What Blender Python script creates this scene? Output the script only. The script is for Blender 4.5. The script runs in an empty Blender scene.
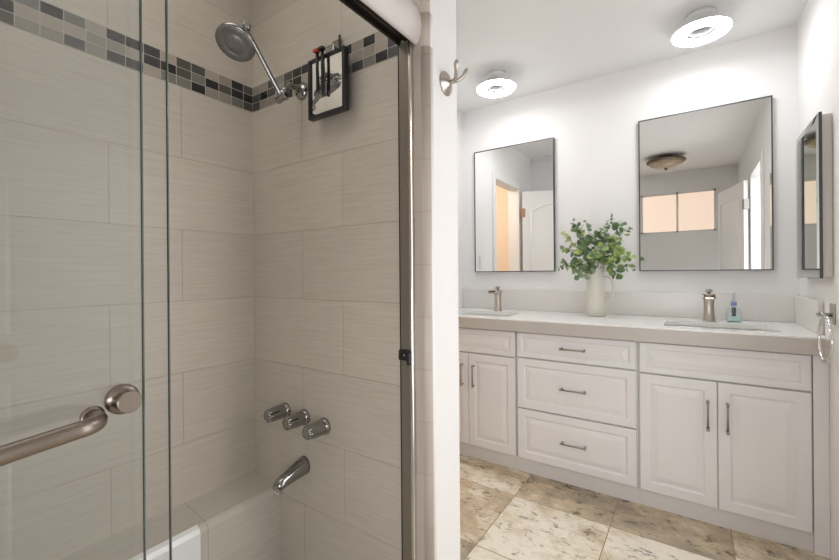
import bpy, bmesh, math, random
from mathutils import Vector, Matrix
random.seed(7)
PI = math.pi
scn = bpy.context.scene
COL = scn.collection

# ------------------------------------------------------------------ camera, world, light, exposure
CAM_H = 1.165
YAW, ROLL = math.radians(34.3), math.radians(0.45)
fwd = Vector((-math.sin(YAW), math.cos(YAW), 0)); rgt = Vector((math.cos(YAW), math.sin(YAW), 0)); upv = Vector((0, 0, 1))
r_ = rgt * math.cos(ROLL) - upv * math.sin(ROLL)
u_ = upv * math.cos(ROLL) + rgt * math.sin(ROLL)
cd = bpy.data.cameras.new('camera'); cam = bpy.data.objects.new('camera', cd); COL.objects.link(cam)
m = Matrix.Identity(4)
for i in range(3):
    m[i][0] = r_[i]; m[i][1] = u_[i]; m[i][2] = -fwd[i]; m[i][3] = (0, 0, CAM_H)[i]
cam.matrix_world = m
cd.sensor_width = 36; cd.lens = 401.0 / 839 * 36; cd.shift_y = -6.5 / 839; cd.clip_start = 0.02
scn.camera = cam

scn.view_settings.view_transform = 'Standard'; scn.view_settings.look = 'None'
scn.view_settings.gamma = 1; scn.view_settings.use_curve_mapping = False
scn.view_settings.exposure = 0.68

w = bpy.data.worlds.new('world'); scn.world = w; w.use_nodes = True
w.node_tree.nodes['Background'].inputs[0].default_value = (0.95, 0.97, 1.0, 1)
w.node_tree.nodes['Background'].inputs[1].default_value = 0.8

RING_E = 23.0      # ring lamp radiance
PANE_E = 0.42      # frosted window pane
DOOR_W = 6.2      # daylight from the hall doorway
HALL_W = 10.0      # lamp in the hallway beyond the right door
BED_W = 14.0        # lamp in the room beyond the left door
SHOWER_FILL_W = 1.8

XL, XR, YB, YS, YP, YW, ZC = -1.5, 0.452, -0.52, 0.984, 1.155, 2.82, 2.437
ZT = 0.895

def add_light(name, kind, loc, energy, color=(1, 1, 1), size=0.1, rot=(0, 0, 0), size_y=None):
    d = bpy.data.lights.new(name, kind); d.energy = energy; d.color = color
    if kind == 'AREA':
        d.size = size
        if size_y: d.shape = 'RECTANGLE'; d.size_y = size_y
    else: d.shadow_soft_size = size
    o = bpy.data.objects.new(name, d); COL.objects.link(o); o.location = loc; o.rotation_euler = rot
    return o

# daylight from the hall: a broad soft source just beyond the doorway in the right wall
add_light('hall_daylight', 'AREA', (0.62, 1.16, 1.05), DOOR_W, (0.97, 0.98, 1.0), 1.85, (0, PI / 2, 0), 0.70)

# unseen fill light added low behind the camera to brighten the cabinet fronts
FILL_W = 5.5
add_light('fill_light', 'AREA', (-0.05, YB + 0.06, 0.78), FILL_W, (0.98, 0.98, 1.0), 0.80, (PI / 2, 0, 0), 0.55)
# warm fill added over the tub without a fixture, to brighten the shower
add_light('shower_fill_light', 'AREA', (-1.10, 0.22, ZC - 0.01), SHOWER_FILL_W, (1.0, 0.96, 0.92), 0.45, (0, 0, 0), 0.8)

# ------------------------------------------------------------------ materials
class NT:
    def __init__(s, mat): s.t = mat.node_tree; s.n = s.t.nodes; s.l = s.t.links
    def add(s, typ, **k):
        n = s.n.new(typ)
        for a, b in k.items(): setattr(n, a, b)
        return n
    def link(s, a, b): s.l.new(a, b)

def new_mat(name, color=(0.8, 0.8, 0.8), rough=0.5, metal=0.0, spec=0.5, coat=0.0, noise=0.03, nscale=8.0, bump=0.0, bscale=60.0, **k):
    mt = bpy.data.materials.new(name); mt.use_nodes = True
    q = NT(mt); b = q.n['Principled BSDF']
    b.inputs['Roughness'].default_value = rough; b.inputs['Metallic'].default_value = metal
    b.inputs['Specular IOR Level'].default_value = spec; b.inputs['Coat Weight'].default_value = coat
    c = (*color, 1)
    tc = q.add('ShaderNodeTexCoord')
    nz = q.add('ShaderNodeTexNoise'); nz.inputs['Scale'].default_value = nscale; nz.inputs['Detail'].default_value = 4
    q.link(tc.outputs['Object'], nz.inputs['Vector'])
    mx = q.add('ShaderNodeMix', data_type='RGBA')
    mx.inputs[6].default_value = tuple(min(1, v * (1 - noise)) for v in color) + (1,)
    mx.inputs[7].default_value = tuple(min(1, v * (1 + noise)) for v in color) + (1,)
    q.link(nz.outputs['Fac'], mx.inputs[0]); q.link(mx.outputs[2], b.inputs['Base Color'])
    if bump:
        n2 = q.add('ShaderNodeTexNoise'); n2.inputs['Scale'].default_value = bscale
        q.link(tc.outputs['Object'], n2.inputs['Vector'])
        bp = q.add('ShaderNodeBump'); bp.inputs['Strength'].default_value = bump; bp.inputs['Distance'].default_value = 0.002
        q.link(n2.outputs['Fac'], bp.inputs['Height']); q.link(bp.outputs['Normal'], b.inputs['Normal'])
    for a, v in k.items(): b.inputs[a.replace('_', ' ')].default_value = v
    return mt

def emit_mat(name, color, strength):
    mt = bpy.data.materials.new(name); mt.use_nodes = True
    b = mt.node_tree.nodes['Principled BSDF']
    b.inputs['Base Color'].default_value = (0.8, 0.8, 0.8, 1)
    b.inputs['Emission Color'].default_value = (*color, 1); b.inputs['Emission Strength'].default_value = strength
    return mt

def glass_mat(name, tint, f0=0.04):
    mt = bpy.data.materials.new(name); mt.use_nodes = True
    q = NT(mt); q.n.remove(q.n['Principled BSDF']); out = q.n['Material Output']
    tr = q.add('ShaderNodeBsdfTransparent'); tr.inputs[0].default_value = (*tint, 1)
    gl = q.add('ShaderNodeBsdfGlossy'); gl.inputs['Roughness'].default_value = 0.02
    lw = q.add('ShaderNodeLayerWeight'); pw = q.add('ShaderNodeMath', operation='POWER'); pw.inputs[1].default_value = 5.0
    q.link(lw.outputs['Facing'], pw.inputs[0])
    fr = q.add('ShaderNodeMath', operation='MULTIPLY_ADD'); fr.inputs[1].default_value = 1 - f0; fr.inputs[2].default_value = f0
    q.link(pw.outputs[0], fr.inputs[0])
    mx = q.add('ShaderNodeMixShader')
    q.link(fr.outputs[0], mx.inputs[0]); q.link(tr.outputs[0], mx.inputs[1]); q.link(gl.outputs[0], mx.inputs[2])
    q.link(mx.outputs[0], out.inputs[0])
    return mt

def tile_mat(name, base, joint, bw, rh, off, mortar=0.0012, rough=0.35, streak=True, var=0.03, ncol=None):
    """tiles laid by UV (metres along, metres up)"""
    mt = bpy.data.materials.new(name); mt.use_nodes = True
    q = NT(mt); b = q.n['Principled BSDF']; b.inputs['Roughness'].default_value = rough
    uv = q.add('ShaderNodeUVMap')
    br = q.add('ShaderNodeTexBrick', offset=off, offset_frequency=2, squash=1.0)
    for k, v in (('Scale', 1.0), ('Mortar Size', mortar), ('Mortar Smooth', 0.3), ('Bias', 0.0), ('Brick Width', bw), ('Row Height', rh)):
        br.inputs[k].default_value = v
    br.inputs['Color1'].default_value = (*[v * (1 - var) for v in base], 1)
    br.inputs['Color2'].default_value = (*[v * (1 + var) for v in base], 1)
    br.inputs['Mortar'].default_value = (*joint, 1)
    q.link(uv.outputs[0], br.inputs['Vector'])
    col = br.outputs['Color']
    bp = q.add('ShaderNodeBump'); bp.inputs['Distance'].default_value = 0.0012; bp.inputs['Strength'].default_value = 0.7
    inv = q.add('ShaderNodeMath', operation='SUBTRACT'); inv.inputs[0].default_value = 1.0
    q.link(br.outputs['Fac'], inv.inputs[1])
    if streak:
        mp = q.add('ShaderNodeMapping'); mp.inputs['Scale'].default_value = (6, 160, 1)
        q.link(uv.outputs[0], mp.inputs[0])
        nz = q.add('ShaderNodeTexNoise'); nz.inputs['Scale'].default_value = 1.0; nz.inputs['Detail'].default_value = 3; nz.inputs['Distortion'].default_value = 0.6
        q.link(mp.outputs[0], nz.inputs['Vector'])
        rp = q.add('ShaderNodeValToRGB'); rp.color_ramp.elements[0].position = 0.3; rp.color_ramp.elements[1].position = 0.7
        rp.color_ramp.elements[0].color = (0.895, 0.89, 0.88, 1); rp.color_ramp.elements[1].color = (1.03, 1.03, 1.03, 1)
        q.link(nz.outputs['Fac'], rp.inputs[0])
        mx = q.add('ShaderNodeMix', data_type='RGBA', blend_type='MULTIPLY'); mx.inputs[0].default_value = 1.0
        q.link(col, mx.inputs[6]); q.link(rp.outputs[0], mx.inputs[7]); col = mx.outputs[2]
        ad = q.add('ShaderNodeMath', operation='MULTIPLY_ADD'); ad.inputs[1].default_value = 0.16
        q.link(nz.outputs['Fac'], ad.inputs[0]); q.link(inv.outputs[0], ad.inputs[2])
        q.link(ad.outputs[0], bp.inputs['Height'])
    else:
        q.link(inv.outputs[0], bp.inputs['Height'])
    q.link(col, b.inputs['Base Color']); q.link(bp.outputs['Normal'], b.inputs['Normal'])
    return mt

TILE = (0.58, 0.53, 0.455); JOINT = (0.44, 0.36, 0.28)
m_tile_left = tile_mat('shower tile left', TILE, JOINT, 0.508, 0.254, 0.425)
m_tile_end = tile_mat('shower tile end', TILE, JOINT, 0.508, 0.254, 0.589)
m_bull = tile_mat('bullnose tile', (0.52, 0.455, 0.40), JOINT, 5.0, 0.1555, 0.0, mortar=0.001, streak=False)

def mosaic_mat():
    mt = bpy.data.materials.new('glass mosaic'); mt.use_nodes = True
    q = NT(mt); b = q.n['Principled BSDF']; b.inputs['Roughness'].default_value = 0.18
    uv = q.add('ShaderNodeUVMap')
    br = q.add('ShaderNodeTexBrick', offset=0.0, offset_frequency=2, squash=1.0)
    for k, v in (('Scale', 1.0), ('Mortar Size', 0.0011), ('Mortar Smooth', 0.1), ('Bias', 0.0), ('Brick Width', 0.051), ('Row Height', 0.0333)):
        br.inputs[k].default_value = v
    q.link(uv.outputs[0], br.inputs['Vector'])
    sx = q.add('ShaderNodeSeparateXYZ'); q.link(uv.outputs[0], sx.inputs[0])
    fl = []
    for ax, d in ((0, 0.051), (1, 0.0333)):
        dv = q.add('ShaderNodeMath', operation='DIVIDE'); dv.inputs[1].default_value = d; q.link(sx.outputs[ax], dv.inputs[0])
        f = q.add('ShaderNodeMath', operation='FLOOR'); q.link(dv.outputs[0], f.inputs[0]); fl.append(f)
    cb = q.add('ShaderNodeCombineXYZ'); q.link(fl[0].outputs[0], cb.inputs[0]); q.link(fl[1].outputs[0], cb.inputs[1])
    wn = q.add('ShaderNodeTexWhiteNoise', noise_dimensions='2D'); q.link(cb.outputs[0], wn.inputs['Vector'])
    rp = q.add('ShaderNodeValToRGB'); rp.color_ramp.interpolation = 'CONSTANT'
    e = rp.color_ramp.elements
    e[0].position = 0; e[0].color = (0.022, 0.022, 0.024, 1); e[1].position = 0.26; e[1].color = (0.085, 0.083, 0.076, 1)
    for p, c in ((0.48, (0.19, 0.19, 0.165)), (0.6, (0.40, 0.35, 0.29)), (0.8, (0.30, 0.27, 0.23))):
        n = e.new(p); n.color = (*c, 1)
    q.link(wn.outputs['Value'], rp.inputs[0])
    mx = q.add('ShaderNodeMix', data_type='RGBA'); mx.inputs[7].default_value = (0.5, 0.46, 0.4, 1)
    q.link(br.outputs['Fac'], mx.inputs[0]); q.link(rp.outputs[0], mx.inputs[6]); q.link(mx.outputs[2], b.inputs['Base Color'])
    return mt
m_mosaic = mosaic_mat()

def floor_mat():
    mt = bpy.data.materials.new('slate look floor tile'); mt.use_nodes = True
    q = NT(mt); b = q.n['Principled BSDF']; b.inputs['Roughness'].default_value = 0.35
    tc = q.add('ShaderNodeTexCoord')
    mp = q.add('ShaderNodeMapping'); mp.inputs['Location'].default_value = (0.777, -2.005, 0)
    q.link(tc.outputs['Object'], mp.inputs[0])
    br = q.add('ShaderNodeTexBrick', offset=0.0, offset_frequency=2, squash=1.0)
    for k, v in (('Scale', 1.0), ('Mortar Size', 0.0025), ('Mortar Smooth', 0.3), ('Bias', 0.0), ('Brick Width', 0.455), ('Row Height', 0.455)):
        br.inputs[k].default_value = v
    q.link(mp.outputs[0], br.inputs['Vector'])
    dv = q.add('ShaderNodeVectorMath', operation='DIVIDE'); dv.inputs[1].default_value = (0.455, 0.455, 1); q.link(mp.outputs[0], dv.inputs[0])
    fl = q.add('ShaderNodeVectorMath', operation='FLOOR'); q.link(dv.outputs[0], fl.inputs[0])
    wn = q.add('ShaderNodeTexWhiteNoise', noise_dimensions='3D'); q.link(fl.outputs[0], wn.inputs['Vector'])
    # every tile shifts the cloud pattern and stretches it its own way
    sc = q.add('ShaderNodeVectorMath', operation='SCALE'); sc.inputs['Scale'].default_value = 40; q.link(wn.outputs['Color'], sc.inputs[0])
    ad = q.add('ShaderNodeVectorMath', operation='ADD'); q.link(tc.outputs['Object'], ad.inputs[0]); q.link(sc.outputs[0], ad.inputs[1])
    m2 = q.add('ShaderNodeMapping'); m2.inputs['Scale'].default_value = (0.9, 1.25, 1); q.link(ad.outputs[0], m2.inputs[0])
    n1 = q.add('ShaderNodeTexNoise'); n1.inputs['Scale'].default_value = 4.2; n1.inputs['Detail'].default_value = 10; n1.inputs['Roughness'].default_value = 0.76; n1.inputs['Distortion'].default_value = 0.35
    n2 = q.add('ShaderNodeTexNoise'); n2.inputs['Scale'].default_value = 17; n2.inputs['Detail'].default_value = 9; n2.inputs['Roughness'].default_value = 0.75; n2.inputs['Distortion'].default_value = 0.5
    q.link(m2.outputs[0], n1.inputs['Vector']); q.link(m2.outputs[0], n2.inputs['Vector'])
    sp = q.add('ShaderNodeSeparateXYZ'); q.link(fl.outputs[0], sp.inputs[0])
    def mth(op, a, b):
        n = q.add('ShaderNodeMath', operation=op)
        for i, v in enumerate((a, b)):
            if v is None: continue
            if isinstance(v, (int, float)): n.inputs[i].default_value = v
            else: q.link(v, n.inputs[i])
        return n.outputs[0]
    c_, r0_ = sp.outputs[0], sp.outputs[1]
    hv = mth('ADD', mth('MULTIPLY', mth('MULTIPLY', c_, c_), 0.2), mth('MULTIPLY', c_, -0.25))
    hv = mth('ADD', hv, mth('MULTIPLY', r0_, 0.2)); hv = mth('FRACT', mth('ADD', hv, 0.15), None)   # how pale each tile is
    wv = q.add('ShaderNodeMath', operation='MULTIPLY_ADD'); wv.inputs[1].default_value = 0.25; q.link(hv, wv.inputs[0]); q.link(n1.outputs['Fac'], wv.inputs[2])
    sb = q.add('ShaderNodeMath', operation='SUBTRACT'); sb.inputs[1].default_value = 0.15; q.link(wv.outputs[0], sb.inputs[0])
    rp = q.add('ShaderNodeValToRGB'); e = rp.color_ramp.elements
    e[0].position = 0.26; e[0].color = (0.30, 0.25, 0.18, 1)
    e[1].position = 0.76; e[1].color = (0.78, 0.73, 0.62, 1)
    for p, c in ((0.38, (0.44, 0.37, 0.27)), (0.45, (0.56, 0.45, 0.31)), (0.53, (0.68, 0.61, 0.49)), (0.62, (0.80, 0.75, 0.65))):
        n = e.new(p); n.color = (*c, 1)
    q.link(sb.outputs[0], rp.inputs[0])
    r2 = q.add('ShaderNodeValToRGB'); r2.color_ramp.elements[0].position = 0.36; r2.color_ramp.elements[0].color = (0.22, 0.22, 0.20, 1)
    r2.color_ramp.elements[1].position = 0.46; r2.color_ramp.elements[1].color = (1.0, 1.0, 1.0, 1)
    q.link(n2.outputs['Fac'], r2.inputs[0])
    mu = q.add('ShaderNodeMix', data_type='RGBA', blend_type='MULTIPLY'); mu.inputs[0].default_value = 1.0
    q.link(rp.outputs[0], mu.inputs[6]); q.link(r2.outputs[0], mu.inputs[7])
    mx = q.add('ShaderNodeMix', data_type='RGBA'); mx.inputs[7].default_value = (0.30, 0.20, 0.11, 1)
    q.link(br.outputs['Fac'], mx.inputs[0]); q.link(mu.outputs[2], mx.inputs[6]); q.link(mx.outputs[2], b.inputs['Base Color'])
    bp = q.add('ShaderNodeBump'); bp.inputs['Distance'].default_value = 0.002; bp.inputs['Strength'].default_value = 0.5
    q.link(n2.outputs['Fac'], bp.inputs['Height']); q.link(bp.outputs['Normal'], b.inputs['Normal'])
    return mt

m_wall = new_mat('white wall paint', (0.85, 0.84, 0.835), 0.6, noise=0.01, bump=0.08, bscale=180)
m_ceil = new_mat('white ceiling paint', (0.88, 0.875, 0.87), 0.7, noise=0.01, bump=0.1, bscale=120)
m_trim = new_mat('white trim paint', (0.84, 0.83, 0.82), 0.35, noise=0.01)
m_orange = new_mat('peach wall paint', (0.88, 0.74, 0.62), 0.6, noise=0.02)
m_carpet = new_mat('tan carpet', (0.45, 0.36, 0.27), 0.9, noise=0.1, nscale=60)
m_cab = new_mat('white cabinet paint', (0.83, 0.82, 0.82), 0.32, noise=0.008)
m_toe = new_mat('shaded cabinet base white', (0.72, 0.70, 0.68), 0.4, noise=0.01)  # cabinet white with the shade below the doors put into its colour
m_dark = new_mat('cabinet gap dark', (0.30, 0.27, 0.25), 0.7)
m_nickel = new_mat('brushed nickel', (0.52, 0.48, 0.43), 0.28, metal=1.0)
m_satin = new_mat('satin nickel light', (0.72, 0.69, 0.65), 0.22, metal=1.0)
m_pull = new_mat('nickel pull', (0.34, 0.31, 0.28), 0.3, metal=1.0)
m_chrome = new_mat('chrome', (0.75, 0.75, 0.76), 0.08, metal=1.0)
m_chrome_dk = new_mat('worn chrome', (0.34, 0.335, 0.33), 0.14, metal=1.0)
m_bar = new_mat('bronze nickel towel bar', (0.36, 0.31, 0.27), 0.3, metal=1.0)
m_face = new_mat('shower head face', (0.27, 0.26, 0.255), 0.35, metal=0.6)
m_nozzle = new_mat('nozzle rubber', (0.16, 0.16, 0.16), 0.5)
m_bronze = new_mat('dark bronze', (0.055, 0.045, 0.038), 0.35, metal=0.7)
m_bronze2 = new_mat('bronze fixture', (0.20, 0.16, 0.12), 0.35, metal=0.8)
m_jamb = new_mat('jamb aluminium', (0.22, 0.19, 0.155), 0.4, metal=0.4)
m_fascia = new_mat('pale satin aluminium', (0.88, 0.83, 0.81), 0.38, metal=0.1)
m_black = new_mat('black plastic', (0.012, 0.012, 0.013), 0.35)
m_red = new_mat('red plastic', (0.5, 0.05, 0.03), 0.4)
m_mirror = new_mat('mirror silver', (0.90, 0.91, 0.90), 0.0, metal=1.0, noise=0.0)
m_mirror_d = new_mat('cabinet mirror silver', (0.62, 0.67, 0.63), 0.0, metal=1.0, noise=0.0)
m_frame = new_mat('gunmetal mirror frame', (0.10, 0.10, 0.105), 0.35, metal=0.8)
m_glass_a = glass_mat('outer shower glass', (0.985, 0.997, 1.0), 0.09)
m_glass_b = glass_mat('inner shower glass', (0.985, 0.992, 0.987))
m_glass_edge = new_mat('glass edge', (0.15, 0.18, 0.165), 0.2)
m_clear = glass_mat('clear plastic', (0.93, 0.975, 0.98))
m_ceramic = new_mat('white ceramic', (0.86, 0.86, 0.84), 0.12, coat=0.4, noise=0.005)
m_cream = new_mat('cream ceramic', (0.78, 0.75, 0.67), 0.3, noise=0.02, nscale=30)
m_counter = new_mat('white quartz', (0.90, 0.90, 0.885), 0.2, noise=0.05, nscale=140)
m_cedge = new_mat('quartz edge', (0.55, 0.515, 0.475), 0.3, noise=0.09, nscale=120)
m_splash = new_mat('speckled backsplash quartz', (0.76, 0.735, 0.705), 0.25, noise=0.07, nscale=90)
m_plate = new_mat('switch plate', (0.80, 0.78, 0.75), 0.4)
m_panel = new_mat('cabinet side beige', (0.70, 0.66, 0.61), 0.45)
m_brass = new_mat('copper hinge', (0.50, 0.28, 0.16), 0.35, metal=0.8)
m_steel = new_mat('steel hinge', (0.30, 0.29, 0.28), 0.35, metal=0.9)
m_stem = new_mat('eucalyptus stem', (0.22, 0.20, 0.09), 0.6)
m_leafs = [new_mat('leaf deep green', (0.13, 0.215, 0.095), 0.5, noise=0.2, nscale=25),
           new_mat('leaf grey green', (0.25, 0.34, 0.20), 0.55, noise=0.2, nscale=25),
           new_mat('leaf yellow green', (0.36, 0.47, 0.15), 0.5, noise=0.2, nscale=25),
           new_mat('leaf blue green', (0.16, 0.25, 0.16), 0.55, noise=0.2, nscale=25)]
m_blue = new_mat('blue label', (0.25, 0.32, 0.6), 0.4)
m_white_pl = new_mat('white plastic', (0.8, 0.82, 0.84), 0.3)
m_ring = emit_mat('ring lamp diffuser', (0.98, 0.99, 1.0), RING_E)
m_pane = emit_mat('frosted pane lit by sun', (1.0, 0.69, 0.50), PANE_E)
m_bowl = new_mat('amber bowl glass', (0.42, 0.33, 0.22), 0.25, noise=0.15, nscale=12)
m_lampw = new_mat('white lamp housing', (0.8, 0.8, 0.79), 0.4)
m_floor = floor_mat()
m_hub = new_mat('grey lamp hub', (0.07, 0.07, 0.07), 0.5)
m_pan = new_mat('shower pan', (0.72, 0.69, 0.63), 0.3)

# ------------------------------------------------------------------ mesh helpers
def frame_of(d):
    d = d.normalized(); a = Vector((0, 0, 1)) if abs(d.z) < 0.9 else Vector((1, 0, 0))
    x = a.cross(d).normalized(); return x, d.cross(x).normalized()

class MB:
    def __init__(s): s.bm = bmesh.new(); s.uv = None
    def box(s, x0, x1, y0, y1, z0, z1, b=0.0, seg=2, mi=0):
        t = bmesh.new()
        vs = [t.verts.new((x, y, z)) for x in (x0, x1) for y in (y0, y1) for z in (z0, z1)]
        for f in ((0, 1, 3, 2), (4, 6, 7, 5), (0, 4, 5, 1), (2, 3, 7, 6), (0, 2, 6, 4), (1, 5, 7, 3)):
            t.faces.new([vs[i] for i in f])
        bmesh.ops.recalc_face_normals(t, faces=t.faces)
        if b: bmesh.ops.bevel(t, geom=list(t.edges), offset=b, segments=seg, affect='EDGES', profile=0.5)
        s.merge(t, mi=mi); return s
    def merge(s, t, M=None, mi=0):
        if M is not None: bmesh.ops.transform(t, matrix=M, verts=t.verts)
        mp = {v: s.bm.verts.new(v.co) for v in t.verts}
        for f in t.faces:
            try:
                nf = s.bm.faces.new([mp[v] for v in f.verts]); nf.material_index = mi; nf.smooth = f.smooth
            except ValueError: pass
        t.free(); return s
    def lathe(s, o, d, prof, n=32, mi=0, cap=True, smooth=True):
        """prof: list of (radius, distance along d)"""
        o = Vector(o); d = Vector(d).normalized(); x, y = frame_of(d); rings = []
        for r, h in prof:
            rings.append([s.bm.verts.new(o + d * h + x * (r * math.cos(2 * PI * i / n)) + y * (r * math.sin(2 * PI * i / n))) for i in range(n)])
        for a, b in zip(rings, rings[1:]):
            for i in range(n):
                f = s.bm.faces.new((a[i], a[(i + 1) % n], b[(i + 1) % n], b[i])); f.smooth = smooth; f.material_index = mi
        if cap:
            for rg, fl in ((rings[0], True), (rings[-1], False)):
                f = s.bm.faces.new(rg[::-1] if fl else rg); f.material_index = mi
        return s
    def tube(s, pts, r, n=14, mi=0, closed=False, cap=True):
        pts = [Vector(p) for p in pts]; N = len(pts)
        rr = r if isinstance(r, (list, tuple)) else [r] * N
        x = None; rings = []
        for i, p in enumerate(pts):
            if closed: d = pts[(i + 1) % N] - pts[i - 1]
            else: d = pts[min(i + 1, N - 1)] - pts[max(i - 1, 0)]
            d.normalize()
            if x is None: x, y = frame_of(d)
            else:
                x = (x - d * x.dot(d)).normalized(); y = d.cross(x).normalized()
            rings.append([s.bm.verts.new(p + x * (rr[i] * math.cos(2 * PI * k / n)) + y * (rr[i] * math.sin(2 * PI * k / n))) for k in range(n)])
        prs = list(zip(rings, rings[1:])) + ([(rings[-1], rings[0])] if closed else [])
        for a, b in prs:
            for k in range(n):
                f = s.bm.faces.new((a[k], a[(k + 1) % n], b[(k + 1) % n], b[k])); f.smooth = True; f.material_index = mi
        if cap and not closed:
            s.bm.faces.new(rings[0][::-1]).material_index = mi; s.bm.faces.new(rings[-1]).material_index = mi
        return s
    def prism(s, poly, a0, a1, axis='z', mi=0, smooth=False):
        """poly in the plane of the two other axes, extruded along axis"""
        def P(u, v, a):
            return {'z': (u, v, a), 'y': (u, a, v), 'x': (a, u, v)}[axis]
        A = [s.bm.verts.new(P(u, v, a0)) for u, v in poly]; B = [s.bm.verts.new(P(u, v, a1)) for u, v in poly]
        n = len(poly)
        for i in range(n):
            f = s.bm.faces.new((A[i], A[(i + 1) % n], B[(i + 1) % n], B[i])); f.material_index = mi; f.smooth = smooth
        s.bm.faces.new(A[::-1]).material_index = mi; s.bm.faces.new(B).material_index = mi
        return s
    def build(s, name, mats, parent=None, uvf=None, recalc=True, auto=None):
        if recalc: bmesh.ops.recalc_face_normals(s.bm, faces=s.bm.faces)
        if uvf:
            L = s.bm.loops.layers.uv.new('UVMap')
            for f in s.bm.faces:
                for l in f.loops: l[L].uv = uvf(l.vert.co, f)
        me = bpy.data.meshes.new(name)
        if parent is not None and parent.get('_o') is not None:
            bmesh.ops.translate(s.bm, vec=-Vector(parent['_o']), verts=s.bm.verts)
        s.bm.to_mesh(me); s.bm.free()
        for mt in (mats if isinstance(mats, (list, tuple)) else [mats]): me.materials.append(mt)
        o = bpy.data.objects.new(name, me); COL.objects.link(o)
        if parent is not None: o.parent = parent; o['_o'] = parent.get('_o', (0, 0, 0))
        return o

def tag(o, label=None, cat=None, group=None, kind=None):
    if label: o['label'] = label
    if cat: o['category'] = cat
    if group: o['group'] = group
    if kind: o['kind'] = kind
    return o
def thing(name, label, cat, loc=(0, 0, 0), group=None):
    o = bpy.data.objects.new(name, None); COL.objects.link(o); o.location = loc; o.empty_display_size = 0.05
    o['_o'] = tuple(loc); return tag(o, label, cat, group)
def struct(name, mb, mt, **k):
    o = mb.build(name, mt, **k); o['kind'] = 'structure'; return o
def sthing(name):      # a structure that has parts
    o = bpy.data.objects.new(name, None); COL.objects.link(o); o['kind'] = 'structure'; o['_o'] = (0, 0, 0); return o

# ------------------------------------------------------------------ the room shell
T = 0.10
struct('floor', MB().box(XL - T, XR + T, YB - T, YW + T, -0.08, 0.0), m_floor)
struct('ceiling', MB().box(XL - T, XR + T, YB - T, YW + T, ZC, ZC + 0.08), m_ceil)
struct('wall_back', MB().box(XL - T, XR + T, YW, YW + T, 0, ZC), m_wall)          # behind the vanity
DR0, DR1, DRH = 0.87, 1.52, 2.03       # doorway in the right wall
mb = MB(); mb.box(XR, XR + T, YB - T, DR0, 0, ZC); mb.box(XR, XR + T, DR1, YW, 0, ZC); mb.box(XR, XR + T, DR0, DR1, DRH, ZC)
struct('wall_right', mb, m_wall)
DL0, DL1, DLH = 1.585, 2.16, 2.03      # doorway in the left wall
mb = MB(); mb.box(XL - T, XL, YS, DL0, 0, ZC); mb.box(XL - T, XL, DL1, YW, 0, ZC); mb.box(XL - T, XL, DL0, DL1, DLH, ZC)
struct('wall_left', mb, m_wall)
WX0, WX1, WZ0, WZ1 = -0.575, 0.240, 1.665, 2.185
mb = MB(); mb.box(XL - T, WX0, YB - T, YB, 0, ZC); mb.box(WX1, XR, YB - T, YB, 0, ZC)
mb.box(WX0, WX1, YB - T, YB, 0, WZ0); mb.box(WX0, WX1, YB - T, YB, WZ1, ZC)
struct('wall_front', mb, m_wall)

ZM0, ZM1 = 1.836, 1.936                # mosaic band
def tile_uv(along, a0):
    def f(co, face):
        z = face.calc_center_median().z
        u = co[along] - a0
        return (u, co.z - 0.312 - (0.1 if z > ZM1 else 0.0))
    return f
def mos_uv(along, a0):
    return lambda co, face: (co[along] - a0 + 5.1, co.z - ZM0)
mb = MB(); mb.box(XL - T, XL, YB, YS, 0, ZM0); mb.box(XL - T, XL, YB, YS, ZM1, ZC)
wsl = struct('wall_shower_side', mb, m_tile_left, uvf=tile_uv(1, 0.703))
MB().box(XL - T, XL + 0.0015, YB, YS, ZM0, ZM1).build('mosaic_band', m_mosaic, wsl, uvf=mos_uv(1, 0.279))

# partition with the shower head: tiled on the shower side, bullnose tile round the end, white on the room side
R = 0.026
arc = [(-0.635 - R + R * math.sin(a), YS + R - R * math.cos(a)) for a in [i * PI / 2 / 8 for i in range(9)]]
poly = [(XL, YS), (-0.685, YS)] + arc + [(-0.635, YP), (XL, YP)]
def partition(z0, z1, mb):
    n0 = len(mb.bm.faces); mb.prism(poly, z0, z1, 'z'); mb.bm.faces.ensure_lookup_table()
    for i, f in enumerate(list(mb.bm.faces)[n0:]):
        c = f.calc_center_median()
        if i == 0: f.material_index = 0
        elif 1 <= i <= 7: f.material_index = 1; f.smooth = i > 1
        else: f.material_index = 2; f.smooth = 8 <= i <= 9
def part_uv(co, f):
    if f.material_index == 1: return (co.x + 3, co.z - 1.347 + 1.555)
    return (co.x + 1.196, co.z - 0.312 - (0.1 if f.calc_center_median().z > ZM1 else 0))
mb = MB(); partition(0, ZM0, mb); partition(ZM1, ZC, mb)
# the middle slice keeps the plain white end and back
partition(ZM0, ZM1, mb)
wse = struct('wall_shower_end', mb, [m_tile_end, m_bull, m_wall], uvf=part_uv)
MB().box(XL + 0.0015, -0.685, YS - 0.0015, YS + 0.01, ZM0, ZM1).build('mosaic_band', m_mosaic, wse, uvf=mos_uv(0, -0.733))

# built-in tiled ledge along the shower wall, shower floor and curb
ynw = 0.675
mb = MB(); mb.prism([(XL, 0.0), (-1.340, 0.0), (-1.340, 0.318), (-1.346, 0.331), (-1.358, 0.338), (XL, 0.356)], YB, YS, 'y')
m_ledge = tile_mat('ledge tile', (0.60, 0.56, 0.49), JOINT, 0.508, 0.40, 0.0, rough=0.12)
led = struct('trim_1', mb, m_ledge, uvf=lambda co, f: (co.y - 0.703, co.x * 0.8 + co.z * 0.8 + 3.99))
MB().prism([(-1.3402, 0.052), (-1.334, 0.052), (-1.334, 0.322), (-1.341, 0.336), (-1.356, 0.3435), (-1.358, 0.3385), (-1.346, 0.3315), (-1.3402, 0.3185)], YB, ynw, 'y').build('white_strip', m_ceramic, led)  # glossy white strip over the nearer stretch of the ledge nose and face
struct('floor.001', MB().box(-1.340, -0.785, YB, YS, 0, 0.05), m_pan)
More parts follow.
